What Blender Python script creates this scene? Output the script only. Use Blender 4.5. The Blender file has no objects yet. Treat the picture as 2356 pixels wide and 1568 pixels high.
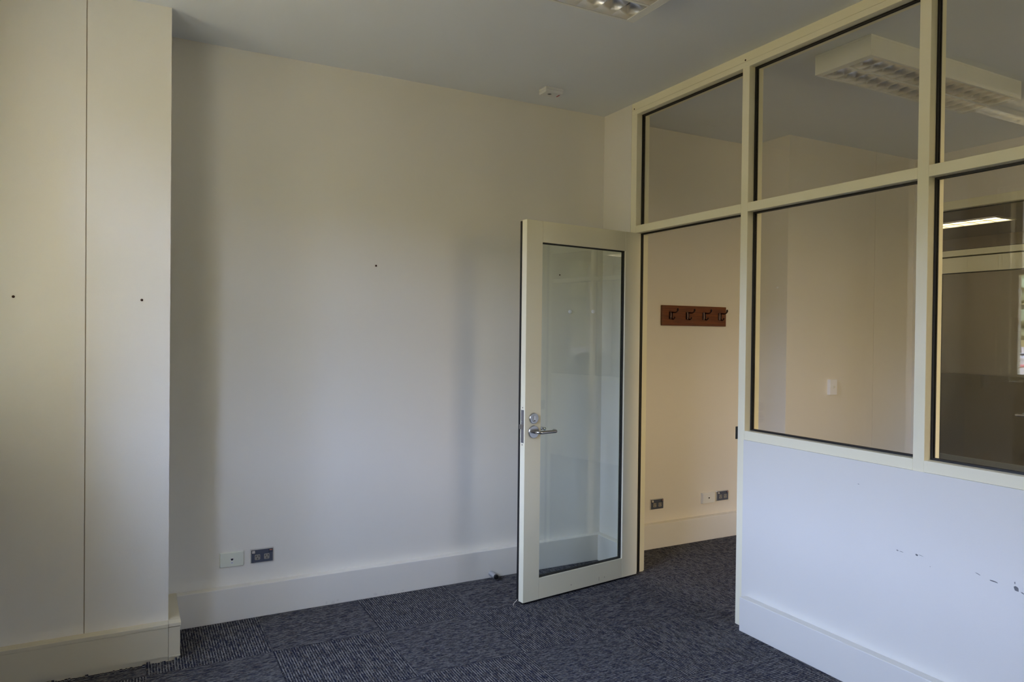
import bpy, bmesh, math, random
from mathutils import Vector, Matrix

random.seed(7)
PI = math.pi
scene = bpy.context.scene
COL = scene.collection

# ------------------------------------------------------------------ materials
def new_mat(name):
    m = bpy.data.materials.new(name)
    m.use_nodes = True
    nt = m.node_tree
    for n in list(nt.nodes):
        nt.nodes.remove(n)
    out = nt.nodes.new('ShaderNodeOutputMaterial')
    return m, nt, out


def paint(name, color, rough=0.5, bump=0.0, bscale=300.0, mottled=0.0, metallic=0.0, spec=0.5, coat=0.0):
    m, nt, out = new_mat(name)
    b = nt.nodes.new('ShaderNodeBsdfPrincipled')
    b.inputs['Base Color'].default_value = (*color, 1)
    b.inputs['Roughness'].default_value = rough
    b.inputs['Metallic'].default_value = metallic
    b.inputs['Specular IOR Level'].default_value = spec
    b.inputs['Coat Weight'].default_value = coat
    tc = nt.nodes.new('ShaderNodeTexCoord')
    if mottled > 0:
        n = nt.nodes.new('ShaderNodeTexNoise')
        n.inputs['Scale'].default_value = 2.3
        n.inputs['Detail'].default_value = 5
        nt.links.new(tc.outputs['Object'], n.inputs['Vector'])
        mx = nt.nodes.new('ShaderNodeMix')
        mx.data_type = 'RGBA'
        mx.inputs[6].default_value = (*[c * (1 - mottled) for c in color], 1)
        mx.inputs[7].default_value = (*[min(1, c * (1 + mottled)) for c in color], 1)
        nt.links.new(n.outputs['Fac'], mx.inputs[0])
        nt.links.new(mx.outputs[2], b.inputs['Base Color'])
    if bump > 0:
        n2 = nt.nodes.new('ShaderNodeTexNoise')
        n2.inputs['Scale'].default_value = bscale
        n2.inputs['Detail'].default_value = 2
        nt.links.new(tc.outputs['Object'], n2.inputs['Vector'])
        bp = nt.nodes.new('ShaderNodeBump')
        bp.inputs['Strength'].default_value = bump
        bp.inputs['Distance'].default_value = 0.002
        nt.links.new(n2.outputs['Fac'], bp.inputs['Height'])
        nt.links.new(bp.outputs['Normal'], b.inputs['Normal'])
    nt.links.new(b.outputs['BSDF'], out.inputs['Surface'])
    return m


def glass(name, tint, ior=1.5, rough=0.0):
    m, nt, out = new_mat(name)
    tr = nt.nodes.new('ShaderNodeBsdfTransparent')
    tr.inputs['Color'].default_value = (*tint, 1)
    gl = nt.nodes.new('ShaderNodeBsdfGlossy')
    gl.inputs['Roughness'].default_value = rough
    gl.inputs['Color'].default_value = (1, 1, 1, 1)
    fr = nt.nodes.new('ShaderNodeFresnel')
    # a pane is thin: both faces reflect like air-to-glass
    ge = nt.nodes.new('ShaderNodeNewGeometry')
    mi = nt.nodes.new('ShaderNodeMix')
    mi.data_type = 'FLOAT'
    mi.inputs[2].default_value = ior
    mi.inputs[3].default_value = 1.0 / ior
    nt.links.new(ge.outputs['Backfacing'], mi.inputs[0])
    nt.links.new(mi.outputs[0], fr.inputs['IOR'])
    mx = nt.nodes.new('ShaderNodeMixShader')
    nt.links.new(fr.outputs['Fac'], mx.inputs['Fac'])
    nt.links.new(tr.outputs['BSDF'], mx.inputs[1])
    nt.links.new(gl.outputs['BSDF'], mx.inputs[2])
    nt.links.new(mx.outputs['Shader'], out.inputs['Surface'])
    return m


def emitter(name, color, strength):
    m, nt, out = new_mat(name)
    e = nt.nodes.new('ShaderNodeEmission')
    e.inputs['Color'].default_value = (*color, 1)
    e.inputs['Strength'].default_value = strength
    nt.links.new(e.outputs['Emission'], out.inputs['Surface'])
    return m


def carpet_material():
    m, nt, out = new_mat('carpet_tile')
    N = nt.nodes.new
    L = nt.links.new
    PITCH, OX, OY = 0.527, -0.095, -0.508
    def math_(op, a, b=None, c=None):
        n = N('ShaderNodeMath')
        n.operation = op
        for i, v in enumerate((a, b, c)):
            if v is None:
                continue
            if isinstance(v, (int, float)):
                n.inputs[i].default_value = v
            else:
                L(v, n.inputs[i])
        return n.outputs[0]
    def mixf(f, a, b):
        n = N('ShaderNodeMix')
        n.data_type = 'FLOAT'
        for i, v in zip((0, 2, 3), (f, a, b)):
            if isinstance(v, (int, float)):
                n.inputs[i].default_value = v
            else:
                L(v, n.inputs[i])
        return n.outputs[0]
    def mixc(f, a, b):
        n = N('ShaderNodeMix')
        n.data_type = 'RGBA'
        for i, v in zip((0, 6, 7), (f, a, b)):
            if isinstance(v, (int, float)):
                n.inputs[i].default_value = v
            elif isinstance(v, tuple):
                n.inputs[i].default_value = (*v, 1)
            else:
                L(v, n.inputs[i])
        return n.outputs[2]
    geo = N('ShaderNodeNewGeometry')
    sep = N('ShaderNodeSeparateXYZ')
    L(geo.outputs['Position'], sep.inputs[0])
    X, Y = sep.outputs[0], sep.outputs[1]
    u = math_('DIVIDE', math_('SUBTRACT', X, OX), PITCH)
    v = math_('DIVIDE', math_('SUBTRACT', Y, OY), PITCH)
    iu, iv = math_('FLOOR', u), math_('FLOOR', v)
    par = math_('PINGPONG', math_('ADD', math_('ADD', iu, iv), 1.0), 1.0)          # 0/1 checker: the quarter-turn laying
    across = mixf(par, X, Y)                                     # coordinate across the pile lines
    along = mixf(par, Y, X)
    tile = math_('ADD', math_('MULTIPLY', iu, 7.31), math_('MULTIPLY', iv, 3.17))
    def streak(sa, sl, seed, detail=2.0):
        cmb = N('ShaderNodeCombineXYZ')
        L(math_('MULTIPLY', across, sa), cmb.inputs[0])
        L(math_('MULTIPLY', along, sl), cmb.inputs[1])
        L(math_('ADD', tile, seed), cmb.inputs[2])
        n = N('ShaderNodeTexNoise')
        n.inputs['Scale'].default_value = 1.0
        n.inputs['Detail'].default_value = detail
        L(cmb.outputs[0], n.inputs['Vector'])
        return n.outputs['Fac']
    # light loop lines about 12 mm apart, broken up along their length
    ph = math_('FRACT', math_('DIVIDE', across, 0.0117))
    dist = math_('ABSOLUTE', math_('SUBTRACT', ph, 0.5))
    line = N('ShaderNodeMapRange')
    line.inputs[1].default_value = 0.30
    line.inputs[2].default_value = 0.10
    L(dist, line.inputs[0])
    brk = N('ShaderNodeMapRange')
    brk.inputs[1].default_value = 0.38
    brk.inputs[2].default_value = 0.60
    L(streak(70.0, 22.0, 1.0), brk.inputs[0])
    lf = math_('MULTIPLY', line.outputs[0], math_('ADD', math_('MULTIPLY', brk.outputs[0], 0.75), 0.25))
    # second, finer yarn between
    fine = N('ShaderNodeMapRange')
    fine.inputs[1].default_value = 0.47
    fine.inputs[2].default_value = 0.66
    L(streak(230.0, 75.0, 5.0, 1.0), fine.inputs[0])
    warm = N('ShaderNodeMapRange')
    warm.inputs[1].default_value = 0.58
    warm.inputs[2].default_value = 0.74
    L(streak(160.0, 60.0, 9.0, 1.0), warm.inputs[0])
    patch = streak(9.0, 5.0, 13.0)
    base = mixc(patch, (0.009, 0.011, 0.030), (0.022, 0.021, 0.023))
    c1 = mixc(math_('MULTIPLY', fine.outputs[0], 0.75), base, (0.16, 0.155, 0.145))
    c2 = mixc(math_('MULTIPLY', warm.outputs[0], 0.50), c1, (0.150, 0.100, 0.062))
    c3 = mixc(math_('MULTIPLY', lf, 0.90), c2, (0.29, 0.29, 0.29))
    fleck = N('ShaderNodeMapRange')
    fleck.inputs[1].default_value = 0.53
    fleck.inputs[2].default_value = 0.62
    L(streak(120.0, 26.0, 21.0, 2.0), fleck.inputs[0])
    c3 = mixc(math_('MULTIPLY', fleck.outputs[0], 0.62), c3, (0.010, 0.013, 0.040))
    # tile seams
    def edge(w):
        f = math_('FRACT', w)
        return math_('MINIMUM', f, math_('SUBTRACT', 1.0, f))
    seam = math_('LESS_THAN', math_('MINIMUM', edge(u), edge(v)), 0.0032)
    c4 = mixc(math_('MULTIPLY', seam, 0.45), c3, (0.005, 0.006, 0.012))
    b = N('ShaderNodeBsdfPrincipled')
    b.inputs['Roughness'].default_value = 0.95
    b.inputs['Specular IOR Level'].default_value = 0.1
    L(c4, b.inputs['Base Color'])
    bp = N('ShaderNodeBump')
    bp.inputs['Strength'].default_value = 0.5
    bp.inputs['Distance'].default_value = 0.003
    L(math_('ADD', lf, fine.outputs[0]), bp.inputs['Height'])
    L(bp.outputs['Normal'], b.inputs['Normal'])
    L(b.outputs['BSDF'], out.inputs['Surface'])
    return m


def wood_material():
    m, nt, out = new_mat('stained_timber')
    N = nt.nodes.new
    L = nt.links.new
    tc = N('ShaderNodeTexCoord')
    mp = N('ShaderNodeMapping')
    mp.inputs['Scale'].default_value = (4, 40, 60)
    L(tc.outputs['Object'], mp.inputs['Vector'])
    n = N('ShaderNodeTexNoise')
    n.inputs['Scale'].default_value = 1.6
    n.inputs['Detail'].default_value = 6
    n.inputs['Distortion'].default_value = 0.6
    L(mp.outputs[0], n.inputs['Vector'])
    cr = N('ShaderNodeValToRGB')
    cr.color_ramp.elements[0].position = 0.35
    cr.color_ramp.elements[0].color = (0.115, 0.031, 0.008, 1)
    cr.color_ramp.elements[1].position = 0.68
    cr.color_ramp.elements[1].color = (0.215, 0.062, 0.014, 1)
    L(n.outputs['Fac'], cr.inputs[0])
    b = N('ShaderNodeBsdfPrincipled')
    b.inputs['Roughness'].default_value = 0.45
    L(cr.outputs[0], b.inputs['Base Color'])
    L(b.outputs['BSDF'], out.inputs['Surface'])
    return m


WALL = (0.795, 0.768, 0.69)
M = dict(
    wall=paint('wall_paint', WALL, 0.55, 0.12, 260, 0.012),
    wall2=paint('wall_paint_beige', (0.79, 0.745, 0.66), 0.5, 0.12, 260, 0.012),
    wallbounce=paint('wall_paint_bounce', (0.79, 0.69, 0.49), 0.55, 0.12, 260, 0.012),  # yellower than the other walls, to bounce warm light into the shadows
    panel=paint('panel_paint', (0.765, 0.755, 0.695), 0.45, 0.10, 260, 0.012),
    ceil=paint('ceiling_paint', (0.77, 0.795, 0.81), 0.8, 0.05, 200, 0.01),
    skirt=paint('skirting_gloss', (0.82, 0.785, 0.70), 0.32),
    frame=paint('cream_powdercoat', (0.88, 0.84, 0.635), 0.34, 0.05, 700),
    joint=paint('joint_filler', (0.42, 0.36, 0.27), 0.8),
    duct=paint('duct_plastic', (0.71, 0.65, 0.49), 0.38),
    black=paint('black_rubber', (0.006, 0.006, 0.007), 0.45),
    dark=paint('dark_recess', (0.006, 0.005, 0.005), 0.7),
    steel=paint('satin_steel', (0.55, 0.56, 0.58), 0.24, metallic=1.0),
    steel2=paint('dull_steel', (0.36, 0.36, 0.38), 0.42, metallic=1.0),
    chrome=paint('bright_trim', (0.72, 0.72, 0.72), 0.22, metallic=1.0),
    satin=paint('satin_aluminium', (0.62, 0.63, 0.65), 0.38, metallic=0.75),
    mirror=paint('louvre_mirror', (0.97, 0.97, 0.975), 0.16, metallic=1.0),
    glass=glass('clear_glass', (0.98, 0.985, 0.978)),
    greenglass=glass('green_tinted_glass', (0.93, 0.965, 0.95)),
    winglass=glass('window_glass', (0.98, 0.985, 0.98)),
    tube=paint('tube_glass', (0.85, 0.86, 0.85), 0.25),
    whitemetal=paint('white_enamel', (0.80, 0.80, 0.75), 0.38),
    whiteplastic=paint('white_plastic', (0.80, 0.79, 0.73), 0.35),
    greyplastic=paint('aged_white_plastic', (0.72, 0.73, 0.73), 0.4),
    creamplastic=paint('cream_plastic', (0.74, 0.76, 0.64), 0.35),
    bluegrey=paint('blue_grey_plastic', (0.075, 0.085, 0.115), 0.38),
    socket=paint('grey_plastic', (0.28, 0.26, 0.225), 0.45),
    switch=paint('pale_grey_plastic', (0.46, 0.43, 0.38), 0.4),
    switchred=paint('orange_switch_mark', (0.62, 0.24, 0.14), 0.45),
    bronze=paint('dark_bronze', (0.035, 0.013, 0.013), 0.22, metallic=0.5),
    wood=wood_material(),
    redlabel=paint('red_label', (0.42, 0.06, 0.04), 0.5),
    whitelabel=paint('white_label', (0.78, 0.80, 0.84), 0.5),
    scuff=paint('scuff_grey', (0.16, 0.18, 0.22), 0.7),
    dirt=paint('faint_dirt', (0.16, 0.15, 0.14), 0.8),
    screw=paint('dark_screw', (0.05, 0.022, 0.014), 0.45, metallic=0.6),
    plug=paint('white_plug', (0.88, 0.88, 0.93), 0.4),
    thread=paint('pale_thread', (0.62, 0.58, 0.52), 0.9),
    corridor=paint('corridor_paint', (0.70, 0.56, 0.42), 0.55, 0.5, 90, 0.03),
    dado=paint('dado_paint', (0.30, 0.22, 0.135), 0.4, 0.9, 75, 0.05),
    corridorceil=paint('corridor_ceiling_tile', (0.40, 0.34, 0.31), 0.9),
    troffer=emitter('lit_diffuser', (1.0, 0.86, 0.62), 1.9),
    carpet=carpet_material(),
    earth=paint('dry_earth', (0.36, 0.25, 0.15), 0.95, mottled=0.25),
    bark=paint('bark', (0.16, 0.12, 0.09), 0.9),
    leaf=paint('gum_leaf', (0.30, 0.31, 0.13), 0.7, mottled=0.3),
    flower=paint('red_blossom', (0.52, 0.13, 0.09), 0.7, mottled=0.3),
    carwhite=paint('white_car_paint', (0.85, 0.85, 0.85), 0.2),
    carglass=paint('dark_car_glass', (0.02, 0.025, 0.03), 0.1),
    brick=paint('outer_render', (0.5, 0.45, 0.38), 0.8),
)
M['dirt'].node_tree.nodes['Principled BSDF'].inputs['Alpha'].default_value = 0.06
M['scuff'].node_tree.nodes['Principled BSDF'].inputs['Alpha'].default_value = 0.32

# ------------------------------------------------------------------ geometry
class MB:
    """Collects shapes into one mesh."""
    def __init__(self):
        self.bm = bmesh.new()

    def hexa(self, pts):
        v = [self.bm.verts.new(p) for p in pts]
        for f in ((0, 3, 2, 1), (4, 5, 6, 7), (0, 1, 5, 4), (1, 2, 6, 5), (2, 3, 7, 6), (3, 0, 4, 7)):
            self.bm.faces.new([v[i] for i in f])
        return self

    def box(self, x0, x1, y0, y1, z0, z1):
        x0, x1 = sorted((x0, x1)); y0, y1 = sorted((y0, y1)); z0, z1 = sorted((z0, z1))
        return self.hexa([(x0, y0, z0), (x1, y0, z0), (x1, y1, z0), (x0, y1, z0),
                          (x0, y0, z1), (x1, y0, z1), (x1, y1, z1), (x0, y1, z1)])

    def prism(self, poly, fn, a, b):
        """poly: 2D outline; fn(p, q, t) -> 3D; extruded from t=a to t=b."""
        va = [self.bm.verts.new(fn(p, q, a)) for p, q in poly]
        vb = [self.bm.verts.new(fn(p, q, b)) for p, q in poly]
        n = len(poly)
        self.bm.faces.new(va[::-1]); self.bm.faces.new(vb)
        for i in range(n):
            self.bm.faces.new([va[i], va[(i + 1) % n], vb[(i + 1) % n], vb[i]])
        return self

    def lathe(self, prof, origin, axis, seg=32):
        """prof: (r, h) list, spun about axis from origin."""
        ax = Vector(axis).normalized()
        e1 = ax.orthogonal().normalized(); e2 = ax.cross(e1)
        o = Vector(origin)
        rings = []
        for r, h in prof:
            if r < 1e-6:
                rings.append([self.bm.verts.new(o + ax * h)])
            else:
                rings.append([self.bm.verts.new(o + ax * h + (e1 * math.cos(2 * PI * i / seg) + e2 * math.sin(2 * PI * i / seg)) * r) for i in range(seg)])
        for a, b in zip(rings, rings[1:]):
            for i in range(seg):
                j = (i + 1) % seg
                if len(a) == 1 and len(b) == 1:
                    continue
                if len(a) == 1:
                    self.bm.faces.new([a[0], b[i], b[j]])
                elif len(b) == 1:
                    self.bm.faces.new([a[i], a[j], b[0]])
                else:
                    self.bm.faces.new([a[i], a[j], b[j], b[i]])
        if len(rings[0]) > 1:
            self.bm.faces.new(rings[0][::-1])
        if len(rings[-1]) > 1:
            self.bm.faces.new(rings[-1])
        return self

    def tube(self, pts, rad, seg=14, ball=True):
        P = [Vector(p) for p in pts]
        R = rad if isinstance(rad, (list, tuple)) else [rad] * len(P)
        t0 = (P[1] - P[0]).normalized()
        e1 = t0.orthogonal().normalized()
        rings = []
        for i, p in enumerate(P):
            if i == 0: t = (P[1] - P[0])
            elif i == len(P) - 1: t = P[-1] - P[-2]
            else: t = (P[i + 1] - P[i]).normalized() + (P[i] - P[i - 1]).normalized()
            t.normalize()
            e1 = (e1 - t * e1.dot(t)).normalized()
            e2 = t.cross(e1)
            rings.append([self.bm.verts.new(p + (e1 * math.cos(2 * PI * k / seg) + e2 * math.sin(2 * PI * k / seg)) * R[i]) for k in range(seg)])
        for a, b in zip(rings, rings[1:]):
            for k in range(seg):
                self.bm.faces.new([a[k], a[(k + 1) % seg], b[(k + 1) % seg], b[k]])
        for ring, p, s in ((rings[0], P[0], P[0] - P[1]), (rings[-1], P[-1], P[-1] - P[-2])):
            r = R[0] if ring is rings[0] else R[-1]
            tip = self.bm.verts.new(p + s.normalized() * (r * 0.6 if ball else 0))
            for k in range(seg):
                f = [ring[k], ring[(k + 1) % seg], tip]
                self.bm.faces.new(f if ring is rings[-1] else f[::-1])
        return self

    def sphere(self, c, r, sub=2, scale=(1, 1, 1)):
        bmesh.ops.create_icosphere(self.bm, subdivisions=sub, radius=r,
                                   matrix=Matrix.Translation(c) @ Matrix.Diagonal((*scale, 1)))
        return self

    def build(self, name, mat, parent=None, smooth=False, bevel=0.0, bseg=2, label=None):
        bmesh.ops.recalc_face_normals(self.bm, faces=self.bm.faces)
        me = bpy.data.meshes.new(name)
        self.bm.to_mesh(me)
        self.bm.free()
        for mm in (mat if isinstance(mat, (list, tuple)) else [mat]):
            me.materials.append(mm)
        o = bpy.data.objects.new(name, me)
        COL.objects.link(o)
        if parent is not None:
            o.parent = parent
        if smooth:
            for p in me.polygons:
                p.use_smooth = True
            me.set_sharp_from_angle(angle=math.radians(40))
        if bevel > 0:
            bv = o.modifiers.new('bevel', 'BEVEL')
            bv.width = bevel
            bv.segments = bseg
            bv.limit_method = 'ANGLE'
            bv.angle_limit = math.radians(40)
        if label:
            o['label'] = label
        return o


def empty(name, loc=(0, 0, 0), rotz=0.0):
    o = bpy.data.objects.new(name, None)
    o.empty_display_size = 0.1
    COL.objects.link(o)
    o.location = loc
    o.rotation_euler = (0, 0, rotz)
    return o


def tag(o, label, cat, group=None, kind=None):
    o['label'] = label
    o['category'] = cat
    if group: o['group'] = group
    if kind: o['kind'] = kind
    return o


def struct(o, label, cat):
    return tag(o, label, cat, kind='structure')


def rounded(cx, cy, w, h, r, n=5):
    pts = []
    for sx, sy, a0 in ((1, 1, 0), (-1, 1, 90), (-1, -1, 180), (1, -1, 270)):
        for i in range(n + 1):
            a = math.radians(a0 + 90 * i / n)
            pts.append((cx + sx * (w / 2 - r) + r * math.cos(a), cy + sy * (h / 2 - r) + r * math.sin(a)))
    return pts


HC = 2.962          # ceiling height
XL = -3.46          # window wall, inner face
YB = -5.05          # wall behind the camera
X2 = 2.87           # far side of the neighbouring room
DY = -0.080         # offset of the far glazed wall
SK, ST = 0.172, 0.05    # skirting height and thickness

# ------------------------------------------------------------------ shell
struct(MB().box(-4.2, 6.0, -5.8, 3.4, -0.15, 0.0).build('floor', M['carpet']),
       'dark navy and grey striped carpet tiles laid in a quarter turn pattern', 'floor')
struct(MB().box(-4.2, 6.0, -5.8, 3.4, HC, HC + 0.15).build('ceiling', M['ceil']),
       'flat pale grey painted ceiling running through above the glazed partition', 'ceiling')
struct(MB().box(-4.1, 0.0, 0.0, 0.2, 0, HC).build('wall_back', M['wall']),
       'long cream wall behind the open glass door, with power outlet low down', 'wall')
# window wall: pieces round two tall openings
WZ0, WZ1 = 1.15, 2.76
WINS = [(-1.14, -0.592), (-2.68, -1.38)]
XO = XL - 0.62
w = MB()
ye = 0.0
for ya, yb in WINS:
    w.box(XL - 0.36 if ye == 0.0 else XO, XL, yb, ye, 0, HC)      # thinner wall next to the pier
    w.box(XO, XL, ya, yb, 0, WZ0)
    w.box(XO, XL, ya, yb, WZ1, HC)
    ye = ya
w.box(XO, XL, YB, ye, 0, HC)
struct(w.build('wall_left', M['wallbounce']), 'cream wall holding the tall window that lights the room', 'wall')
FILL_WINS = [(-2.45, -2.17), (0.25, 1.40)]      # unseen windows added behind the camera for warm fill, one per room
w = MB()
xe = XO
for xa, xb in FILL_WINS:
    w.box(xe, xa, YB - 0.62, YB, 0, HC)
    w.box(xa, xb, YB - 0.62, YB, 0, WZ0)
    w.box(xa, xb, YB - 0.62, YB, WZ1, HC)
    xe = xb
w.box(xe, 6.0, YB - 0.62, YB, 0, HC)
struct(w.build('wall_front', M['wallbounce']), 'cream wall behind the camera position', 'wall')

# projecting pier in the left corner, faced with two sheets that leave an open joint
PX, PY = -2.64, -0.355
p = MB().box(XL, PX - 0.003, PY + 0.004, 0.0, 0, HC).build('wall_pier', M['joint'])
struct(p, 'projecting wall pier at the left edge with a thin vertical joint', 'wall')
f = MB()
f.box(XL, -2.9735, PY, PY + 0.004, 0, HC)
f.box(-2.9695, PX, PY, PY + 0.004, 0, HC)
f.box(PX - 0.003, PX, PY + 0.004, 0.0, 0, HC)
f.build('facing_panel', M['wall'], p)

# wall stub and low solid panel of the right-hand partition
w = MB()
w.box(0.0, 0.10, -0.297, 0.2, 0, HC)
struct(w.build('wall_corner', M['wall']), 'short cream wall return between back wall and glazed partition', 'wall')
w = MB()
w.box(-0.004, 0.104, YB, -1.277, 0, 0.9665)
wr = struct(w.build('wall_right', M['panel']), 'low white panel under the partition glazing, with scuff marks', 'wall')
def scuff(y, z, l, h, tilt=0.0, seed=0):
    r = random.Random(seed)
    mb = MB()
    n = 9
    poly = []
    for i in range(n):
        a = 2 * PI * i / n
        rr = 0.6 + 0.5 * r.random()
        py, pz = l / 2 * math.cos(a) * rr, h / 2 * math.sin(a) * rr
        poly.append((y + py * math.cos(tilt) - pz * math.sin(tilt), z + py * math.sin(tilt) + pz * math.cos(tilt)))
    mb.prism(poly, lambda a, b, t: (t, a, b), -0.0046, -0.004)
    mb.build('scuff_mark', M['scuff'], wr)
for k, s in enumerate([(-2.123, 0.627, 0.010, 0.006), (-2.140, 0.626, 0.022, 0.0022, 0.0), (-2.205, 0.631, 0.010, 0.010), (-2.222, 0.633, 0.024, 0.002, 0.15),
                       (-2.440, 0.626, 0.026, 0.003, 0.3), (-2.495, 0.615, 0.030, 0.005, 0.1), (-2.572, 0.612, 0.022, 0.018, 0.5), (-2.592, 0.603, 0.020, 0.005, 0.4), (-2.566, 0.632, 0.004, 0.010),
                       (-1.94, 0.865, 0.010, 0.003), (-2.26, 0.60, 0.004, 0.003)]):
    scuff(*s, seed=k)

# ------------------------------------------------------------------ skirtings
def skirting(name, label, x0, x1, y0, y1, mat=None):
    o = MB().box(x0, x1, y0, y1, 0, SK).build(name, mat or M['skirt'], bevel=0.003)
    return struct(o, label, 'skirting')
skirting('baseboard_back', 'deep cream skirting along the long back wall', PX + ST, 0.0, -ST, 0.0)
skirting('baseboard_corner', 'short skirting on the wall return behind the open door', -ST, 0.0, -0.297, -ST)
skirting('baseboard_right', 'white skirting along the foot of the low partition panel', -ST, -0.004, YB, -1.3086, M['panel'])
skirting('baseboard_2', 'cream skirting in the next room below the coat hooks', 0.105, 1.40, -0.02, 0.03)
skirting('baseboard_3', 'cream skirting on the pier side in the next room', 1.35, 1.40, -0.32, -0.02)
skirting('baseboard_4', 'cream skirting along the pier front in the next room', 1.35, X2, -0.37, -0.32)

bb = bpy.data.objects['baseboard_back']
r = random.Random(5)
for i in range(9):
    x_, z_ = -1.85 + 0.45 * r.random(), 0.006 + 0.016 * r.random()
    l_, h_ = 0.004 + 0.012 * r.random(), 0.003 + 0.008 * r.random()
    n_ = 8
    poly = [(x_ + l_ * math.cos(2 * PI * k / n_) * (0.6 + 0.4 * r.random()), max(0.002, z_ + h_ * math.sin(2 * PI * k / n_) * (0.6 + 0.4 * r.random()))) for k in range(n_)]
    MB().prism(poly, lambda a, b, t: (a, t, b), -ST - 0.0006, -ST).build('scuff_mark', M['dirt'], bb)

# plastic cable duct that replaces the skirting on the left pier
du = empty('skirting_duct', (PX, PY, 0))
tag(du, 'cream plastic cable duct used as skirting round the left pier', 'cable duct')
prof = [(0, 0), (-0.040, 0), (-0.040, 0.018), (-0.044, 0.0185), (-0.044, 0.024), (-0.0475, 0.0255), (-0.0475, 0.153), (-0.046, 0.1545), (-0.046, 0.1565), (-0.050, 0.1575), (-0.050, 0.1705), (-0.0485, 0.172), (0, 0.172)]
MB().prism(prof, lambda a, b, t: (t, a, b), XL - PX, -0.0012).build('duct_front', M['duct'], du)
MB().prism([(-a, b) for a, b in prof], lambda a, b, t: (a, t, b), 0.0012, -PY).build('duct_side', M['duct'], du)
c = MB()
c.box(0, 0.0475, -0.0475, 0, 0.018, 0.154)
c.box(0, 0.043, -0.043, 0, 0, 0.018)
c.box(0, 0.0505, -0.0505, 0, 0.157, 0.1722)
c.box(0, 0.0492, -0.0492, 0, 0.0185, 0.0255)
c.build('duct_corner_piece', M['duct'], du, bevel=0.001)

# ragged carpet edge pushed up against the duct
fr = MB()
r = random.Random(3)
x = XL
ys = PY - 0.049
while x < PX + 0.055:
    wd = 0.006 + 0.012 * r.random()
    hh = 0.003 + 0.006 * r.random() + (0.012 * r.random() if r.random() < 0.3 else 0)
    fr.hexa([(x, ys - 0.022, 0), (x + wd, ys - 0.022, 0), (x + wd, ys, 0), (x, ys, 0),
             (x + .002, ys - 0.008, hh * .8), (x + wd - .002, ys - 0.008, hh * .8), (x + wd - .002, ys - 0.002, hh), (x + .002, ys - 0.002, hh)])
    x += wd
tag(fr.build('frayed_carpet_edge', M['carpet']), 'frayed dark carpet edge along the duct at the left pier', 'carpet edge')

# ------------------------------------------------------------------ neighbouring room and corridor shell
struct(MB().box(0.10, 1.40, 0.03, 0.2, 0, HC).build('wall_2', M['wall2']),
       'beige wall of the next room carrying the coat hooks', 'wall')
w = MB()
w.box(1.40, 2.3735, -0.32, 0.2, 0, HC)
w.box(2.3765, X2, -0.32, 0.2, 0, HC)
w.box(2.3735, 2.3765, -0.317, 0.2, 0, HC)
struct(w.build('wall_3', M['wall2']), 'beige pier in the next room with a light switch and vertical joint', 'wall')
w = MB()
w.box(X2, X2 + 0.10, -0.297 + DY, 3.2, 0, HC)
w.box(X2, X2 + 0.10, YB, -0.297 + DY, 2.575, HC)
w.box(X2, X2 + 0.104, YB, -1.277 + DY, 0, 0.9665)
struct(w.build('wall_4', M['wall2']), 'beige wall over and under the far glazing of the next room', 'wall')
wc = struct(MB().box(5.51, 5.75, YB, 3.2, 0, HC).build('wall_corridor', M['corridor']), 'brown corridor wall beyond the far glass door, darker below dado height', 'wall')
MB().box(5.50, 5.51, YB, 3.2, 1.112, 2.64).build('upper_facing', M['corridor'], wc)
MB().box(5.50, 5.51, YB, 3.2, 0, 1.100).build('dado_panel', M['dado'], wc)
struct(MB().box(X2 - 1.5, 5.75, 3.0, 3.2, 0, HC).build('wall_corridor_end', M['corridor']), 'brown wall closing the corridor', 'wall')
struct(MB().box(X2 + 0.10, 5.5, YB, 3.0, 2.64, 2.70).build('ceiling_corridor', M['corridorceil']), 'low mauve brown corridor ceiling with a lit panel light', 'ceiling')
skirting('baseboard_corridor', 'pale skirting at the foot of the corridor wall', 5.45, 5.50, YB, 3.0)
struct(MB().box(5.75, 5.95, YB, 3.3, 0, HC).build('wall_outer', M['brick']), 'outer wall closing the building beyond the corridor', 'wall')

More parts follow.
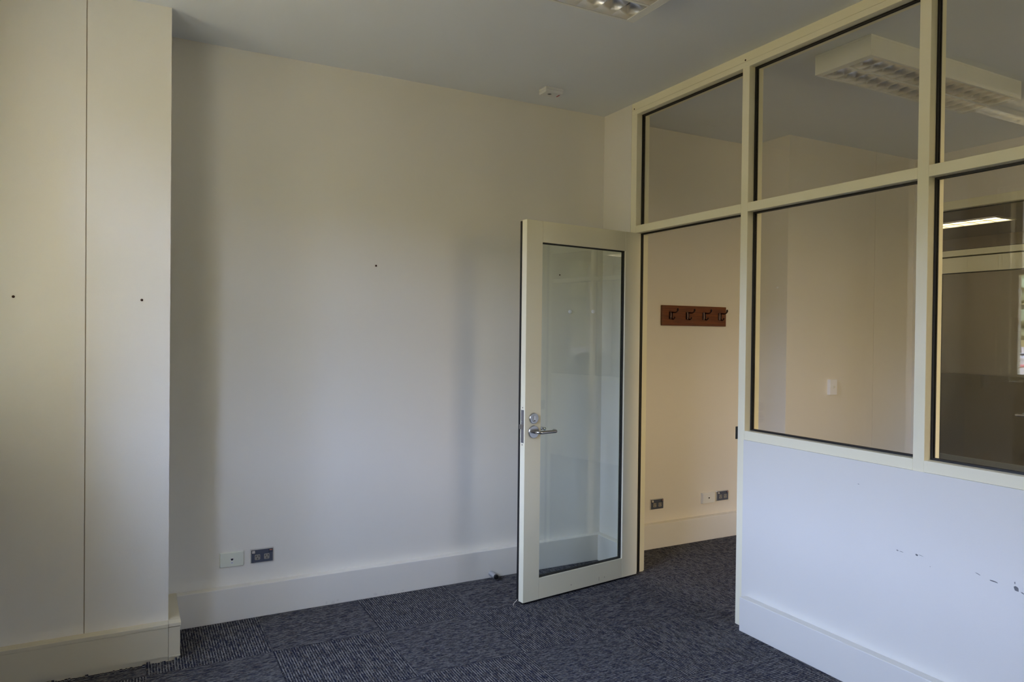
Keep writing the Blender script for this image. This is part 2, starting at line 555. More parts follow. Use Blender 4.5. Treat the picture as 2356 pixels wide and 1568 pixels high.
# ------------------------------------------------------------------ glazed partitions
def glazed_partition(name, label, x0, dy, head_z, plate):
    root = empty(name, (x0, dy, 0))
    struct(root, label, 'glazed partition')
    D = 0.10
    F = M['frame']
    ends = [(-0.298, -0.352), (-1.2315, -1.2785), (-2.1785, -2.2255), (-3.1255, -3.1725), (-4.0725, -4.1195), (-5.0, -5.05)]
    ends = [(a, max(b, YB - dy)) for a, b in ends]
    for a, b in ends:
        MB().box(0, D, a, b, 0, 2.888 if plate else head_z - 0.065).build('post', F, root, bevel=0.0012, bseg=1)
    if plate:
        MB().box(0.0008, D, -0.298, YB - dy, 2.9185, HC).build('head_plate', F, root)
        for y in (-0.322, -1.249, -2.196):
            MB().lathe([(0, 0), (0.0045, 0), (0.0045, 0.0015), (0, 0.0018)], (0.001, y, 2.9265), (-1, 0, 0), 12).build('screw', M['screw'], root)
        MB().box(0, D, -0.298, YB - dy, 2.888, 2.9175).build('head_rail', F, root, bevel=0.0012, bseg=1)
        rail_lo = 2.888
    else:
        MB().box(-0.008, D + 0.008, -0.298, YB - dy, head_z - 0.065, head_z).build('head_rail', F, root, bevel=0.0012, bseg=1)
        rail_lo = head_z - 0.065
    for (a0, b0), (a1, b1) in zip(ends, ends[1:]):
        MB().box(0, D, b0, a1, 2.142, 2.188).build('transom', F, root, bevel=0.0012, bseg=1)
        if a1 < -1.3:
            MB().box(0, D, b0, a1, 0.967, 1.0135).build('sill_rail', F, root, bevel=0.0012, bseg=1)
    # panes and their black gaskets
    G = 0.008
    def pane(ya, yb, za, zb):
        MB().box(0.047, 0.053, yb + 0.002, ya - 0.002, za + 0.002, zb - 0.002).build('glass_pane', M['glass'], root)
        g = MB()
        for xa, xb in ((0.040, 0.0468), (0.0532, 0.060)):
            g.box(xa, xb, ya, ya - G, za, zb); g.box(xa, xb, yb, yb + G, za, zb)
            g.box(xa, xb, ya - G, yb + G, za, za + G); g.box(xa, xb, ya - G, yb + G, zb - G, zb)
        g.build('gasket', M['black'], root)
    for (a0, b0), (a1, b1) in zip(ends, ends[1:]):
        if a1 - b0 > -0.1:
            continue
        pane(b0, a1, 2.188, rail_lo)
        if a1 < -1.3:
            pane(b0, a1, 1.0135, 2.142)
    # door rebate: stops and black seals
    s = MB()
    s.box(0.056, 0.084, -0.352, -0.362, 0, 2.142)
    s.box(0.056, 0.084, -1.2315, -1.2215, 0, 2.142)
    s.box(0.056, 0.084, -0.362, -1.2215, 2.132, 2.142)
    s.build('door_stop_bead', F, root)
    s = MB()
    s.box(0.043, 0.056, -0.352, -0.3615, 0.002, 2.142)
    s.box(0.043, 0.056, -1.2315, -1.222, 0.002, 2.142)
    s.box(0.043, 0.056, -0.3615, -1.222, 2.1325, 2.142)
    s.build('door_seal', M['black'], root)
    return root

gp = glazed_partition('window_2', 'cream framed glazed partition with black gaskets, dividing the two rooms', 0.0, 0.0, 2.9175, True)
MB().box(-0.012, 0.03, -1.2315, -1.2285, 0.965, 1.030).build('strike_plate', M['black'], gp)
glazed_partition('window_3', 'far cream glazed partition seen through the glass, corridor behind it', X2, DY, 2.575, False)

# ------------------------------------------------------------------ glazed door leaf
def door_leaf(name, label, loc, rotz, sgn, hs=0.128):
    root = empty(name, loc, rotz)
    struct(root, label, 'door')
    F = M['frame']
    T = -0.043
    def B(mb, u0, u1, n0, n1, z0, z1):
        return mb.box(sgn * u0, sgn * u1, n0, n1, z0, z1)
    W = 0.881
    B(MB(), 0.770, W, T, 0, 0.012, 2.131).build('lock_stile', F, root, bevel=0.001, bseg=1)
    B(MB(), 0.0, hs, T, 0, 0.012, 2.131).build('hinge_stile', F, root, bevel=0.001, bseg=1)
    B(MB(), hs + 0.0004, 0.7696, T, -0.0003, 2.013, 2.131).build('top_rail', F, root, bevel=0.001, bseg=1)
    B(MB(), hs + 0.0004, 0.7696, T, -0.0003, 0.012, 0.130).build('bottom_rail', F, root, bevel=0.001, bseg=1)
    B(MB(), hs + 0.002, 0.768, -0.0245, -0.0185, 0.132, 2.011).build('glass_pane', M['greenglass'], root)
    g = MB()
    for na, nb in ((-0.032, -0.0247), (-0.0183, -0.011)):
        B(g, hs, hs + 0.006, na, nb, 0.130, 2.013); B(g, 0.764, 0.770, na, nb, 0.130, 2.013)
        B(g, hs + 0.006, 0.764, na, nb, 0.130, 0.136); B(g, hs + 0.006, 0.764, na, nb, 2.007, 2.013)
    g.build('gasket', M['black'], root)
    s = MB()
    B(s, W - 0.012, W + 0.0035, T - 0.013, T, 0.012, 2.125)
    B(s, 0.01, W - 0.012, T - 0.004, T, 0.003, 0.020)
    s.build('edge_seal', M['black'], root)
    B(MB(), 0.004, W - 0.004, -0.036, -0.008, 0.004, 0.012).build('drop_seal', M['black'], root)
    # mortice lock in the free edge
    B(MB(), W - 0.002, W + 0.0012, -0.034, -0.010, 0.897, 1.079).build('lock_faceplate', M['steel2'], root)
    lb = MB()
    lb.prism([(W, -0.036), (W + 0.013, -0.034), (W + 0.004, -0.014), (W, -0.014)], lambda a, b, t: (sgn * a, b, t), 0.974, 0.999)
    B(lb, W, W + 0.003, -0.030, -0.016, 1.012, 1.017)
    lb.build('latch_bolt', M['steel'], root)
    for z in (0.886, 1.092):
        MB().lathe([(0, 0), (0.003, 0), (0.003, 0.0012), (0, 0.0012)], (sgn * W, -0.022, z), (sgn, 0, 0), 10).build('screw', M['screw'], root)
    # cylinder and lever on both faces
    for side, n0 in ((1, 0.0), (-1, T)):
        cu = sgn * 0.8225
        MB().lathe([(0, 0), (0.0305, 0), (0.0310, 0.002), (0.0300, 0.008), (0.0280, 0.010), (0, 0.010)], (cu, n0, 1.032), (0, side, 0), 40).build('cylinder_rose', M['steel'], root, smooth=True)
        cyl = MB().prism([(sgn * a, b) for a, b in rounded(0.8225, 1.030, 0.0185, 0.037, 0.009)], lambda a, b, t: (a, n0 + side * t, b), 0.009, 0.0135)
        cy = cyl.build('lock_cylinder', M['chrome'], root, bevel=0.001)
        kh = MB().lathe([(0, 0), (0.0035, 0), (0.0035, 0.0006), (0, 0.0006)], (cu, n0 + side * 0.0135, 1.0205), (0, side, 0), 14)
        kh.box(cu - 0.001, cu + 0.001, n0 + side * 0.0135, n0 + side * 0.0141, 1.012, 1.0205)
        kh.build('keyhole', M['dark'], cy)
        MB().lathe([(0, 0), (0.0355, 0), (0.0360, 0.002), (0.0350, 0.008), (0.0330, 0.010), (0, 0.010)], (cu, n0, 0.957), (0, side, 0), 44).build('handle_rose', M['steel'], root, smooth=True)
        path = []
        def P(u, n): path.append((sgn * u, n0 + side * n, 0.957))
        P(0.8225, 0.008); P(0.8225, 0.030)
        for i in range(1, 9):
            a = i / 8 * PI / 2
            P(0.8225 - 0.022 * (1 - math.cos(a)), 0.030 + 0.022 * math.sin(a))
        P(0.780, 0.052); P(0.740, 0.052); P(0.712, 0.052)
        for i in range(1, 9):
            a = i / 8 * PI / 2
            P(0.712 - 0.020 * math.sin(a), 0.052 - 0.020 * (1 - math.cos(a)))
        P(0.692, 0.018)
        MB().tube(path, 0.0093, 18).build('lever_handle', M['steel'], root, smooth=True)
    # butt hinges
    for z in (1.90, 1.02, 0.205):
        h = MB()
        h.tube([(sgn * -0.004, -0.048, z - 0.05), (sgn * -0.004, -0.048, z + 0.05)], 0.006, 12)
        B(h, -0.0025, 0.0002, -0.044, -0.006, z - 0.05, z + 0.05)
        hg = h.build('hinge', M['steel2'], root)
        for dz in (-0.035, 0.0, 0.035):
            MB().lathe([(0, 0), (0.0035, 0), (0.003, 0.001), (0, 0.001)], (sgn * -0.0025, -0.020, z + dz), (-sgn, 0, 0), 10).build('screw', M['screw'], hg)
    return root

ang = math.atan2(-0.13172, -0.99129)
d1 = door_leaf('door_1', 'cream framed glass door standing open with steel lever handle', (-0.006, -0.412, 0), ang, 1)
door_leaf('door_2', 'closed glass door in the far partition, lever handle showing', (X2, -0.356 + DY, 0), PI / 2, -1, 0.100)
# small knocks in the paint of the open door's bottom rail
k = MB()
for u, z, l, h in ((0.53, 0.045, .006, .004), (0.27, 0.040, .004, .006), (0.315, 0.030, .0022, .022)):
    k.box(u, u + l, 0, 0.0006, z, z + h)
k.build('paint_chip', M['joint'], d1)

# loose thread hanging off the door's edge seal
th = []
pa, pb = Vector((-0.882, -0.478, 0.030)), Vector((-0.934, -0.508, 0.0035))
for i in range(9):
    t = i / 8
    q = pa.lerp(pb, t)
    th.append(q + Vector((0.005 * math.sin(t * 7), 0.004 * math.sin(t * 5), -0.006 * math.sin(t * PI))))
tag(MB().tube(th, 0.0016, 6).build('loose_thread', M['thread']), 'pale loose thread from the open door edge to the carpet', 'thread')

# ------------------------------------------------------------------ window in the left wall
def timber_window(name, label, half, loc, rotz):
    """local frame: room towards +x, opening spans y = -half..half."""
    wn = empty(name, loc, rotz)
    struct(wn, label, 'window')
    WY0, WY1 = -half, half
    fx0, fx1 = -0.160, -0.045
    FB, SS = 0.088, 0.050          # sash box and stile widths
    m = MB()
    m.box(fx0, fx1, WY1 - FB, WY1, WZ0, WZ1); m.box(fx0, fx1, WY0, WY0 + FB, WZ0, WZ1)
    m.box(fx0, fx1, WY0, WY1, WZ0, WZ0 + 0.018); m.box(fx0, fx1, WY0, WY1, WZ1 - 0.025, WZ1)
    m.box(fx1, fx1 + 0.018, WY1 - 0.032, WY1, WZ0, WZ1); m.box(fx1, fx1 + 0.018, WY0, WY0 + 0.032, WZ0, WZ1)
    m.box(fx1, fx1 + 0.012, WY1 - FB, WY1 - FB + 0.022, WZ0, WZ1); m.box(fx1, fx1 + 0.012, WY0 + FB - 0.022, WY0 + FB, WZ0, WZ1)
    m.build('window_frame', M['frame'], wn, bevel=0.002)
    for z0, z1, xa in ((WZ0 + 0.018, 2.075, -0.112), (2.035, WZ1 - 0.025, -0.158)):
        s = MB()
        ya, yb = WY0 + FB, WY1 - FB
        xb = xa + 0.042
        s.box(xa, xb, yb - SS, yb, z0, z1); s.box(xa, xb, ya, ya + SS, z0, z1)
        s.box(xa, xb, ya + SS, yb - SS, z0, z0 + 0.045); s.box(xa, xb, ya + SS, yb - SS, z1 - 0.045, z1)
        so = s.build('sash', M['frame'], wn, bevel=0.002)
        MB().box(xa + 0.018, xa + 0.022, ya + SS, yb - SS, z0 + 0.045, z1 - 0.045).build('glass_pane', M['winglass'], so)
    MB().box(fx1, 0.03, WY0, WY1, WZ0, WZ0 + 0.006).build('window_sill', M['frame'], wn, bevel=0.002)
    # daylight portal over the opening (guides sampling of the sky, gives no light itself)
    pl = bpy.data.lights.new('window_portal', 'AREA')
    pl.shape = 'RECTANGLE'
    pl.size = 2 * half
    pl.size_y = WZ1 - WZ0
    pl.cycles.is_portal = True
    po_ = bpy.data.objects.new('window_portal', pl)
    COL.objects.link(po_)
    po_.matrix_world = Matrix.Translation(loc) @ Matrix.Rotation(rotz, 4, 'Z') @ Matrix.Translation((-0.63, 0, (WZ0 + WZ1) / 2)) @ Matrix.Rotation(-PI / 2, 4, 'Z') @ Matrix.Rotation(PI / 2, 4, 'X')

for i, (ya, yb) in enumerate(WINS):
    timber_window(('window_1', 'window_4')[i], ('tall cream timber window beside the left pier, seen mirrored in the partition glass', 'second tall timber window in the left wall, out of frame')[i],
                  (yb - ya) / 2, (XL, (ya + yb) / 2, 0), 0.0)
for i, (xa, xb) in enumerate(FILL_WINS):
    timber_window(('window_fill_5', 'window_fill_6')[i], ('timber window added behind the camera for warm fill, out of frame', 'timber window added to the next room for warm fill, out of frame')[i],
                  (xb - xa) / 2, ((xa + xb) / 2, YB, 0), PI / 2)

# ------------------------------------------------------------------ recessed-louvre ceiling lights
def ceiling_light(name, label, x0, x1, y0, y1):
    """long axis along x, white steel box under the ceiling, two mirrored louvre bays, lamps off."""
    root = empty(name, ((x0 + x1) / 2, (y0 + y1) / 2, HC))
    tag(root, label, 'ceiling light', 'twin tube louvre ceiling lights')
    L, Wd, H = x1 - x0, y1 - y0, 0.102
    hx, hy = L / 2, Wd / 2
    h = MB()
    h.box(-hx, hx, -hy, hy, -0.012, 0)
    h.box(-hx, hx, -hy, -hy + 0.004, -H, -0.012); h.box(-hx, hx, hy - 0.004, hy, -H, -0.012)
    h.box(-hx, -hx + 0.004, -hy + 0.004, hy - 0.004, -H, -0.012); h.box(hx - 0.004, hx, -hy + 0.004, hy - 0.004, -H, -0.012)
    h.build('housing', M['whitemetal'], root, bevel=0.001, bseg=1)
    r_ = MB()
    ex = hx - 0.041
    r_.box(-hx + 0.004, -ex, -hy + 0.004, hy - 0.004, -H, -H + 0.003); r_.box(ex, hx - 0.004, -hy + 0.004, hy - 0.004, -H, -H + 0.003)
    r_.box(-ex, ex, -hy + 0.004, -hy + 0.013, -H, -H + 0.003); r_.box(-ex, ex, hy - 0.013, hy - 0.004, -H, -H + 0.003)
    r_.box(-ex, ex, -0.007, 0.007, -H, -H + 0.003)
    r_.build('bottom_frame', M['whitemetal'], root)
    zt, zb = -0.018, -H + 0.0025
    for ya, yb in ((-hy + 0.013, -0.007), (0.007, hy - 0.013)):
        # parabolic side reflectors
        rf = MB()
        yc, hw = (ya + yb) / 2, (yb - ya) / 2
        for s in (-1, 1):
            pr = []
            for i in range(9):
                t = i / 8
                pr.append((yc + s * (hw - 0.030 * t ** 2), zb + (zt - zb) * t))
            rows = [[rf.bm.verts.new((xx, q, z)) for q, z in pr] for xx in (-ex, ex)]
            for i in range(8):
                rf.bm.faces.new([rows[0][i], rows[0][i + 1], rows[1][i + 1], rows[1][i]])
        rf.box(-ex, ex, yc - hw + 0.028, yc + hw - 0.028, zt, zt + 0.004)
        rf.build('reflector', M['mirror'], root, smooth=True)
        lv = MB()
        n = int(round(2 * ex / 0.0875))
        for i in range(n + 1):
            xc = -ex + 2 * ex * i / n
            # V-shaped cross blade, wide at the top and curved to an edge at the bottom
            half = []
            for j in range(6):
                t = j / 5
                half.append((0.0007 + 0.013 * t ** 1.7, zb + 0.052 * t))
            poly = [(xc - a, z) for a, z in half[::-1]] + [(xc + a, z) for a, z in half]
            lv.prism(poly, lambda a, b, t: (max(-ex, min(ex, a)), t, b), ya + 0.0005, yb - 0.0005)
        lv.build('louvre', M['mirror'], root, smooth=True)
        MB().tube([(-ex + 0.01, yc, -0.040), (ex - 0.01, yc, -0.040)], 0.013, 16).build('fluorescent_tube', M['tube'], root, smooth=True)
    return root

ceiling_light('ceiling_light', 'white louvred ceiling light cut off by the top edge of the photo', -2.185, -0.868, -1.76, -1.44)
ceiling_light('ceiling_light', 'white boxed louvre light on the next room ceiling, behind the partition glass', 0.340, 1.655, -1.72, -1.40)

# lit panel lights in the corridor ceiling; second and third added unseen as fill
def panel_light(y, label):
    cl = empty('ceiling_light', (4.43, y, 2.64))
    tag(cl, label, 'ceiling light', 'lit panel lights in the corridor')
    MB().box(-0.145, 0.145, -0.60, 0.60, -0.002, 0.0).build('diffuser', M['troffer'], cl)
    g = MB()
    for xx in (-0.15, 0.0, 0.15):
        g.box(xx - 0.005, xx + 0.005, -0.61, 0.61, -0.010, -0.002)
    for i in range(9):
        yy = -0.604 + 1.208 * i / 8
        g.box(-0.15, 0.15, yy - 0.004, yy + 0.004, -0.010, -0.002)
    g.build('grid', M['frame'], cl)
    MB().box(-0.165, 0.165, -0.625, -0.612, -0.006, 0).build('trim_strip', M['frame'], cl)
panel_light(0.41, 'glowing grid panel light in the corridor ceiling beyond the far door')
panel_light(-1.70, 'second glowing grid panel light, added out of view to brighten the corridor')
panel_light(-3.60, 'third glowing grid panel light, added out of view to brighten the corridor')

# ------------------------------------------------------------------ smoke detector
sd = empty('smoke_detector', (-0.587, -0.282, HC))
tag(sd, 'small white box detector with red label on the ceiling near the corner', 'smoke detector')
MB().box(-0.061, 0.061, -0.042, 0.042, -0.015, 0).build('base_plate', M['greyplastic'], sd, bevel=0.002)
b = MB()
b.hexa([(-0.060, -0.0405, -0.032), (0.052, -0.0405, -0.032), (0.052, 0.0405, -0.032), (-0.060, 0.0405, -0.032),
        (-0.062, -0.042, -0.0165), (0.061, -0.042, -0.0165), (0.061, 0.042, -0.0165), (-0.062, 0.042, -0.0165)])
b.box(-0.058, 0.058, -0.039, 0.039, -0.0165, -0.014)
b.build('cover', M['greyplastic'], sd, bevel=0.0015)
s = MB()
for i in range(8):
    a = 2 * PI * i / 8
    c0, c1 = Vector((math.cos(a), math.sin(a), 0)), Vector((-math.sin(a), math.cos(a), 0))
    o_ = Vector((-0.017, -0.007, 0))
    pts = [o_ + c0 * .004 - c1 * .0012, o_ + c0 * .013 - c1 * .0014, o_ + c0 * .013 + c1 * .0014, o_ + c0 * .004 + c1 * .0012]
    s.hexa([(*q.xy, -0.0326) for q in pts] + [(*q.xy, -0.032) for q in pts])
s.lathe([(0, 0), (0.0045, 0), (0.0045, 0.0007), (0, 0.0007)], (-0.017, -0.007, -0.032), (0, 0, -1), 12)
s.build('vent_slots', M['dark'], sd)
MB().box(0.0365, 0.0515, -0.028, 0.026, -0.0325, -0.0318).build('label_border', M['whitelabel'], sd)
MB().box(0.039, 0.049, -0.023, 0.014, -0.0329, -0.0325).build('red_label', M['redlabel'], sd)

# ------------------------------------------------------------------ wall plates
def frustum(mb, w, h, d, inset, z0=0.0):
    """plate lying in local x (across) and z (up), face towards -y."""
    a, b = w / 2, h / 2
    return mb.hexa([(-a, -z0, -b), (a, -z0, -b), (a, -z0, b), (-a, -z0, b),
                    (-a + inset, -z0 - d, -b + inset), (a - inset, -z0 - d, -b + inset), (a - inset, -z0 - d, b - inset), (-a + inset, -z0 - d, b - inset)])

def power_outlet():
    root = empty('power_outlet')
    frustum(MB(), 0.118, 0.076, 0.009, 0.0045).build('cover_plate', M['chrome'], root, bevel=0.001)
    MB().prism(rounded(0, 0, 0.108, 0.0665, 0.002), lambda a, b, t: (a, t, b), -0.0088, -0.0104).build('insert_plate', M['bluegrey'], root)
    for sx, on in ((-1, False), (1, True)):
        xs = sx * 0.0435
        bz = MB().box(xs - 0.0095, xs + 0.0095, -0.0104, -0.0112, 0.0135, 0.031).build('switch_recess', M['dark'], root)
        k = MB()
        if not on:
            k.hexa([(xs - .0078, -.0112, .0165), (xs + .0078, -.0112, .0165), (xs + .0078, -.0112, .0305), (xs - .0078, -.0112, .0305),
                    (xs - .0075, -.0170, .0170), (xs + .0075, -.0170, .0170), (xs + .0075, -.0125, .0300), (xs - .0075, -.0125, .0300)])
            k.build('rocker_switch', M['switch'], root, bevel=0.0008)
        else:
            k.hexa([(xs - .0078, -.0112, .0145), (xs + .0078, -.0112, .0145), (xs + .0078, -.0112, .0305), (xs - .0078, -.0112, .0305),
                    (xs - .0075, -.0120, .0150), (xs + .0075, -.0120, .0150), (xs + .0075, -.0165, .0300), (xs - .0075, -.0165, .0300)])
            ko = k.build('rocker_switch', M['bluegrey'], root, bevel=0.0008)
            MB().hexa([(xs - .0065, -.0157, .0255), (xs + .0065, -.0157, .0255), (xs + .0065, -.0170, .0300), (xs - .0065, -.0170, .0300),
                       (xs - .0065, -.0162, .0255), (xs + .0065, -.0162, .0255), (xs + .0065, -.0175, .0300), (xs - .0065, -.0175, .0300)]).build('switch_mark', M['switchred'], ko)
    for sx in (-1, 1):
        xc, zc = sx * 0.0235, -0.0055
        so = MB().prism(rounded(xc, zc, 0.028, 0.029, 0.005), lambda a, b, t: (a, t, b), -0.0104, -0.0122).build('socket_face', M['socket'], root, bevel=0.0005)
        s = MB()
        def slot(cx, cz, l, w_, a):
            c0, c1 = Vector((math.sin(a), 0, math.cos(a))) * l / 2, Vector((math.cos(a), 0, -math.sin(a))) * w_ / 2
            o_ = Vector((cx, -0.0122, cz)); f_ = Vector((0, -0.0005, 0))
            q = [o_ - c0 - c1, o_ - c0 + c1, o_ + c0 + c1, o_ + c0 - c1]
            s.hexa(q + [v + f_ for v in q])
        slot(xc - 0.0075, zc + 0.0055, 0.0078, 0.0028, 0.52)
        slot(xc + 0.0075, zc + 0.0055, 0.0078, 0.0028, -0.52)
        slot(xc, zc - 0.0075, 0.0078, 0.0028, 0.0)
        s.build('pin_slots', M['dark'], so)
    return root

def copy_tree(o, parent=None):
    c_ = o.copy()
    COL.objects.link(c_)
    if parent is not None:
        c_.parent = parent
    for ch in o.children:
        copy_tree(ch, c_)
    return c_

po = power_outlet()
spots = [((-2.178, 0.0, 0.309), 'double power outlet on the long back wall beside the data plate'),
         ((0.509, 0.03, 0.301), 'double power outlet alone on the wall just inside the doorway'),
         ((1.134, 0.03, 0.302), 'double power outlet in the next room beside the white data plate')]
for i, (loc, lab) in enumerate(spots):
    o = po if i == 0 else copy_tree(po)
    o.location = loc
    tag(o, lab, 'power outlet', 'double power outlets low on the walls')

def data_plate(loc, label, mat, w, h, d, sticker):
    root = empty('data_outlet', loc)
    tag(root, label, 'data outlet', 'data outlets low on the walls')
    frustum(MB(), w, h, d, 0.003).build('cover_plate', mat, root, bevel=0.0012)
    j = MB().prism(rounded(0, 0.001, 0.017, 0.017, 0.004), lambda a, b, t: (a, t, b), -d, -d - 0.0012).build('jack_surround', M['whiteplastic'], root)
    MB().prism([(-0.006, 0.0055), (0.006, 0.0055), (0.006, 0.001), (0.003, -0.004), (-0.003, -0.004), (-0.006, 0.001)], lambda a, b, t: (a, t, b), -d - 0.0012, -d - 0.0016).build('jack_opening', M['dark'], j)
    if sticker:
        st = MB().box(-0.006, 0.006, -d, -d - 0.0006, -0.021, -0.0125).build('label_sticker', M['whitelabel'], root)
        MB().box(-0.0042, 0.0042, -d - 0.0006, -d - 0.0008, -0.0178, -0.0155).build('label_print', M['bluegrey'], st)
data_plate((-2.328, 0.0, 0.308), 'pale cream data plate on the long back wall, left of the power outlet', M['creamplastic'], 0.119, 0.078, 0.011, True)
data_plate((0.984, 0.03, 0.301), 'white data plate in the next room below the coat hooks', M['whiteplastic'], 0.121, 0.080, 0.024, False)

ls = empty('light_switch', (1.884, -0.32, 1.124))
tag(ls, 'white light switch on the pier in the next room', 'light switch')
frustum(MB(), 0.078, 0.116, 0.026, 0.001).build('cover_plate', M['plug'], ls, bevel=0.0015)
MB().prism(rounded(0, 0.0, 0.014, 0.020, 0.003), lambda a, b, t: (a, t, b), -0.026, -0.030).build('rocker', M['whiteplastic'], ls, bevel=0.001)
MB().hexa([(-.006, -.030, -.002), (.006, -.030, -.002), (.006, -.030, .009), (-.006, -.030, .009), (-.005, -.036, .004), (.005, -.036, .004), (.005, -.032, .009), (-.005, -.032, .009)]).build('switch_toggle', M['whiteplastic'], ls)

# ------------------------------------------------------------------ coat rack
cr = empty('coat_hook_rail', (0.829, 0.03, 1.644))
tag(cr, 'reddish timber coat rack with four dark hooks, seen through the doorway', 'coat rack')
MB().box(-0.304, 0.304, -0.019, 0.0, -0.072, 0.072).build('back_board', M['wood'], cr, bevel=0.0025)
for i, hx in enumerate((-0.228, -0.073, 0.085, 0.240)):
    h = MB()
    # fluted bracket body
    prof_ = [(0.0165 * math.cos(a), -0.019 - 0.013 * math.sin(a)) for a in [PI * k_ / 8 for k_ in range(9)]]
    h.prism([(hx + a, b) for a, b in prof_], lambda a, b, t: (a, b, t), -0.026, 0.026)
    up = [(hx, -0.024, 0.020), (hx, -0.036, 0.022), (hx, -0.058, 0.020), (hx, -0.074, 0.020), (hx, -0.086, 0.025), (hx, -0.092, 0.033), (hx, -0.094, 0.038)]
    h.tube(up, [0.0075, 0.0055, 0.0048, 0.0045, 0.0045, 0.0052, 0.0065], 12)
    h.sphere((hx, -0.094, 0.040), 0.0074, 2, (1, 1, 1.5))
    lo = [(hx, -0.024, -0.018), (hx, -0.036, -0.026), (hx, -0.048, -0.028), (hx, -0.058, -0.023), (hx, -0.063, -0.013)]
    h.tube(lo, [0.0075, 0.0055, 0.0048, 0.0045, 0.0055], 12)
    h.build('coat_hook', M['bronze'], cr, smooth=True)

# ------------------------------------------------------------------ door stop on the skirting
ds = empty('door_stop', (-0.842, -ST, 0.029))
tag(ds, 'chrome cylinder door stop with black rubber tip on the skirting', 'door stop')
MB().lathe([(0, 0), (0.0155, 0), (0.0155, 0.066), (0.0145, 0.068), (0, 0.068)], (0, 0, 0), (0, -1, 0), 28).build('cylinder', M['satin'], ds, smooth=True)
MB().lathe([(0, 0), (0.0140, 0), (0.0150, 0.004), (0.0150, 0.009), (0.012, 0.014), (0, 0.0155)], (0, -0.067, 0), (0, -1, 0), 28).build('rubber_tip', M['black'], ds, smooth=True)

# ------------------------------------------------------------------ screws and plugs left in the walls
def wall_screw(loc, label, r0=0.0055, mat='screw', axis=(0, -1, 0), name='wall_screw', cat='screw', grp='screws left in the walls'):
    prof_ = [(0, 0), (r0, 0), (r0, 0.0015), (r0 * 0.6, 0.003), (0, 0.0034)] if mat == 'screw' else [(0, 0), (r0, 0), (r0, 0.004), (r0 * 0.92, 0.008), (r0 * 0.6, 0.0105), (0, 0.0115)]
    o = MB().lathe(prof_, (0, 0, 0), axis, 20).build(name, M[mat], smooth=True)
    o.location = loc
    tag(o, label, cat, grp)
wall_screw((-1.568, 0, 1.879), 'small dark screw alone in the middle of the long back wall')
wall_screw((-3.231, PY, 1.632), 'small dark screw in the left pier, left of its joint')
wall_screw((-2.755, PY, 1.633), 'small reddish screw in the left pier, right of its joint')
wall_screw((-0.339, 0, 1.886), 'tiny dark screw seen through the upper door glass', 0.0045)
wall_screw((1.40, -0.234, 1.861), 'pale screw cap on the pier side in the next room', 0.006, 'plug', (-1, 0, 0))
wall_screw((-0.257, 0, 1.649), 'round white wall plug behind the door glass, farther from the corner', 0.0125, 'plug', name='wall_plug', cat='wall plug', grp='white wall plugs behind the door')
wall_screw((-0.075, 0, 1.655), 'round white wall plug behind the door glass, close to the corner', 0.0125, 'plug', name='wall_plug', cat='wall plug', grp='white wall plugs behind the door')

# ------------------------------------------------------------------ outside the window (seen mirrored in the glass)
GZ = -2.6
struct(MB().box(-420, -60, -150, 300, GZ - 0.3, GZ).build('ground_outside', M['earth']), 'dry earth outside the window', 'ground')

def tree(x, y, h, w_, label, seed):
    r_ = random.Random(seed)
    root = empty('gum_tree', (x, y, GZ))
    tag(root, label, 'tree', 'trees outside the window')
    MB().tube([(0, 0, 0), (0.3, 0.2, h * 0.2), (-0.2, 0.5, h * 0.45), (0.3, 0, h * 0.7)], [0.7, 0.55, 0.4, 0.2], 10).build('trunk', M['bark'], root, smooth=True)
    c_ = MB()
    for i in range(120):
        a, q = r_.random() * 2 * PI, r_.random() ** 0.5
        zz = h * (0.16 + 0.80 * r_.random())
        k_ = 1 - abs((zz / h - 0.55)) * 1.3
        c_.sphere((w_ * q * k_ * math.cos(a), w_ * q * k_ * math.sin(a), zz), 0.9 + 1.3 * r_.random(), 1, (1, 1, 0.7))
    for v in c_.bm.verts:
        v.co += Vector((r_.uniform(-.4, .4), r_.uniform(-.4, .4), r_.uniform(-.4, .4)))
    c_.build('foliage', M['leaf'], root)
for i, (k, h, w_) in enumerate([(0, 29, 6.0), (19, 26, 6.0), (-19, 25, 6.0), (40, 31, 7.0), (-40, 24, 7.0)]):
    tree(-170 + 0.449 * k, 83 + 0.893 * k, h, w_, ['olive gum tree outside the window, mirrored above the white car', 'second gum tree outside the window, beside the one above the car',
                       'shorter gum tree outside the window, hidden by the frame', 'tallest gum tree outside the window', 'lowest gum tree outside the window, at the end of the row'][i], i)
# parked car
ca = empty('car', (-150.7, 73.0, GZ), math.radians(63))
tag(ca, 'white parked car outside the window, mirrored in the partition glass', 'car')
side = [(-2.1, 0.35), (-2.1, 0.80), (-1.25, 0.92), (-0.65, 1.42), (0.75, 1.45), (1.55, 0.98), (2.1, 0.90), (2.15, 0.35)]
MB().prism(side, lambda a, b, t: (a, t, b), -0.85, 0.85).build('body', M['carwhite'], ca, bevel=0.06, bseg=3)
win = [(-1.05, 0.95), (-0.58, 1.34), (0.68, 1.37), (1.28, 0.99)]
MB().prism(win, lambda a, b, t: (a, t, b), -0.86, 0.86).build('windows', M['carglass'], ca)
for xx in (-1.3, 1.3):
    for yy in (-0.80, 0.80):
        MB().lathe([(0, -.1), (0.28, -.1), (0.33, -.07), (0.33, .07), (0.28, .1), (0, .1)], (xx, yy, 0.33), (0, 1, 0), 24).build('wheel', M['black'], ca, smooth=True)
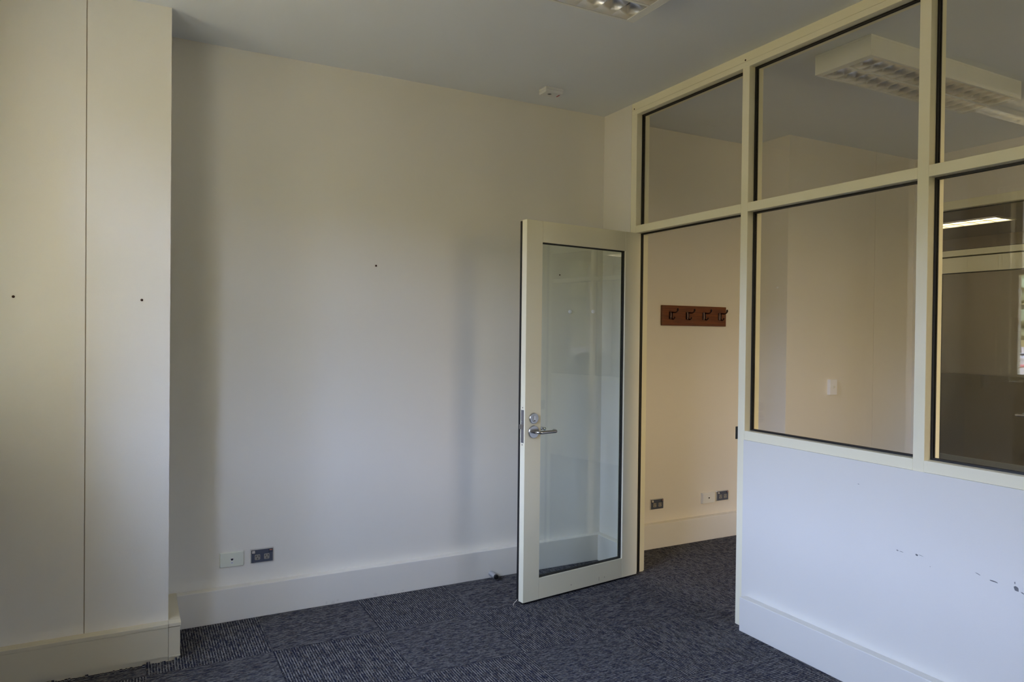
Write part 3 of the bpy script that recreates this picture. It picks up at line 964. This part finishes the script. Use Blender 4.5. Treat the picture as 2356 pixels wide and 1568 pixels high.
# flowering shrub in front of it
sh = MB()
r = random.Random(11)
for i in range(60):
    a, q = r.random() * 2 * PI, r.random() ** 0.5
    sh.sphere((1.6 * q * math.cos(a), 1.6 * q * math.sin(a), 0.15 + 0.35 * r.random() * (1.1 - q)), 0.14 + 0.1 * r.random(), 1)
so = sh.build('flowering_shrub', M['flower'])
so.location = (-112.0, 53.6, GZ)
tag(so, 'low red flowering shrub on dry ground in front of the white car', 'shrub')

# ------------------------------------------------------------------ light
wd = bpy.data.worlds.new('sky')
scene.world = wd
wd.use_nodes = True
nt = wd.node_tree
for n in list(nt.nodes):
    nt.nodes.remove(n)
out = nt.nodes.new('ShaderNodeOutputWorld')
bg = nt.nodes.new('ShaderNodeBackground')
tc = nt.nodes.new('ShaderNodeTexCoord')
sp = nt.nodes.new('ShaderNodeSeparateXYZ')
cr_ = nt.nodes.new('ShaderNodeValToRGB')
mr = nt.nodes.new('ShaderNodeMapRange')
mr.inputs[1].default_value = -1
mr.inputs[2].default_value = 1
nt.links.new(tc.outputs['Generated'], sp.inputs[0])
nt.links.new(sp.outputs[2], mr.inputs[0])
nt.links.new(mr.outputs[0], cr_.inputs[0])
E_ = cr_.color_ramp.elements
E_[0].position = 0.0
E_[0].color = (0.125, 0.10, 0.048, 1)
E_[1].position = 1.0
E_[1].color = (0.42, 0.59, 1.0, 1)
for pos, c_ in ((0.485, (0.125, 0.10, 0.048, 1)), (0.505, (0.10, 0.09, 0.045, 1)), (0.575, (0.10, 0.10, 0.055, 1)), (0.60, (0.55, 0.645, 1.0, 1)), (0.75, (0.50, 0.63, 1.0, 1))):
    e = E_.new(pos)
    e.color = c_
# warm fill added to the sky on the side behind the camera
wm = nt.nodes.new('ShaderNodeMapRange')
wm.interpolation_type = 'SMOOTHSTEP'
wm.inputs[1].default_value = -0.87
wm.inputs[2].default_value = -0.94
nt.links.new(sp.outputs[1], wm.inputs[0])
mxw = nt.nodes.new('ShaderNodeMix')
mxw.data_type = 'RGBA'
mxw.inputs[7].default_value = (0.72, 0.54, 0.31, 1)
we = nt.nodes.new('ShaderNodeMapRange')
we.interpolation_type = 'SMOOTHSTEP'
we.inputs[1].default_value = -0.02
we.inputs[2].default_value = 0.10
nt.links.new(sp.outputs[2], we.inputs[0])
wx = nt.nodes.new('ShaderNodeMath')
wx.operation = 'MULTIPLY'
nt.links.new(wm.outputs[0], wx.inputs[0])
nt.links.new(we.outputs[0], wx.inputs[1])
nt.links.new(wx.outputs[0], mxw.inputs[0])
nt.links.new(cr_.outputs[0], mxw.inputs[6])
nt.links.new(mxw.outputs[2], bg.inputs['Color'])
bg.inputs['Strength'].default_value = 24.0
nt.links.new(bg.outputs['Background'], out.inputs['Surface'])

# ------------------------------------------------------------------ camera
cam = bpy.data.cameras.new('camera')
cam.sensor_width = 36.0
cam.lens = 36.0 * 1641.74 / 2356.0
cam.clip_start = 0.05
cam.clip_end = 400
co = bpy.data.objects.new('camera', cam)
COL.objects.link(co)
rt = Vector((0.883598509737914, -0.468115107607242, 0.011041721731579014))
up = Vector((-0.005031600485564796, 0.01408749992448119, 0.9998881064111279))
fw = Vector((0.4682182787819064, 0.8835551982619636, -0.01009232573646774))
mw = Matrix((rt, up, -fw)).transposed().to_4x4()
mw.translation = Vector((-2.78550956, -3.96314244, 1.5))
co.matrix_world = mw
scene.camera = co

cy = scene.cycles
cy.max_bounces = 18
cy.diffuse_bounces = 7
cy.glossy_bounces = 14
cy.transparent_max_bounces = 24
cy.caustics_reflective = False
cy.caustics_refractive = False
cy.sample_clamp_indirect = 6.0
cy.use_denoising = True

vs = scene.view_settings
vs.view_transform = 'Standard'
vs.look = 'None'
vs.gamma = 1.0
vs.use_curve_mapping = False
vs.exposure = 0.66
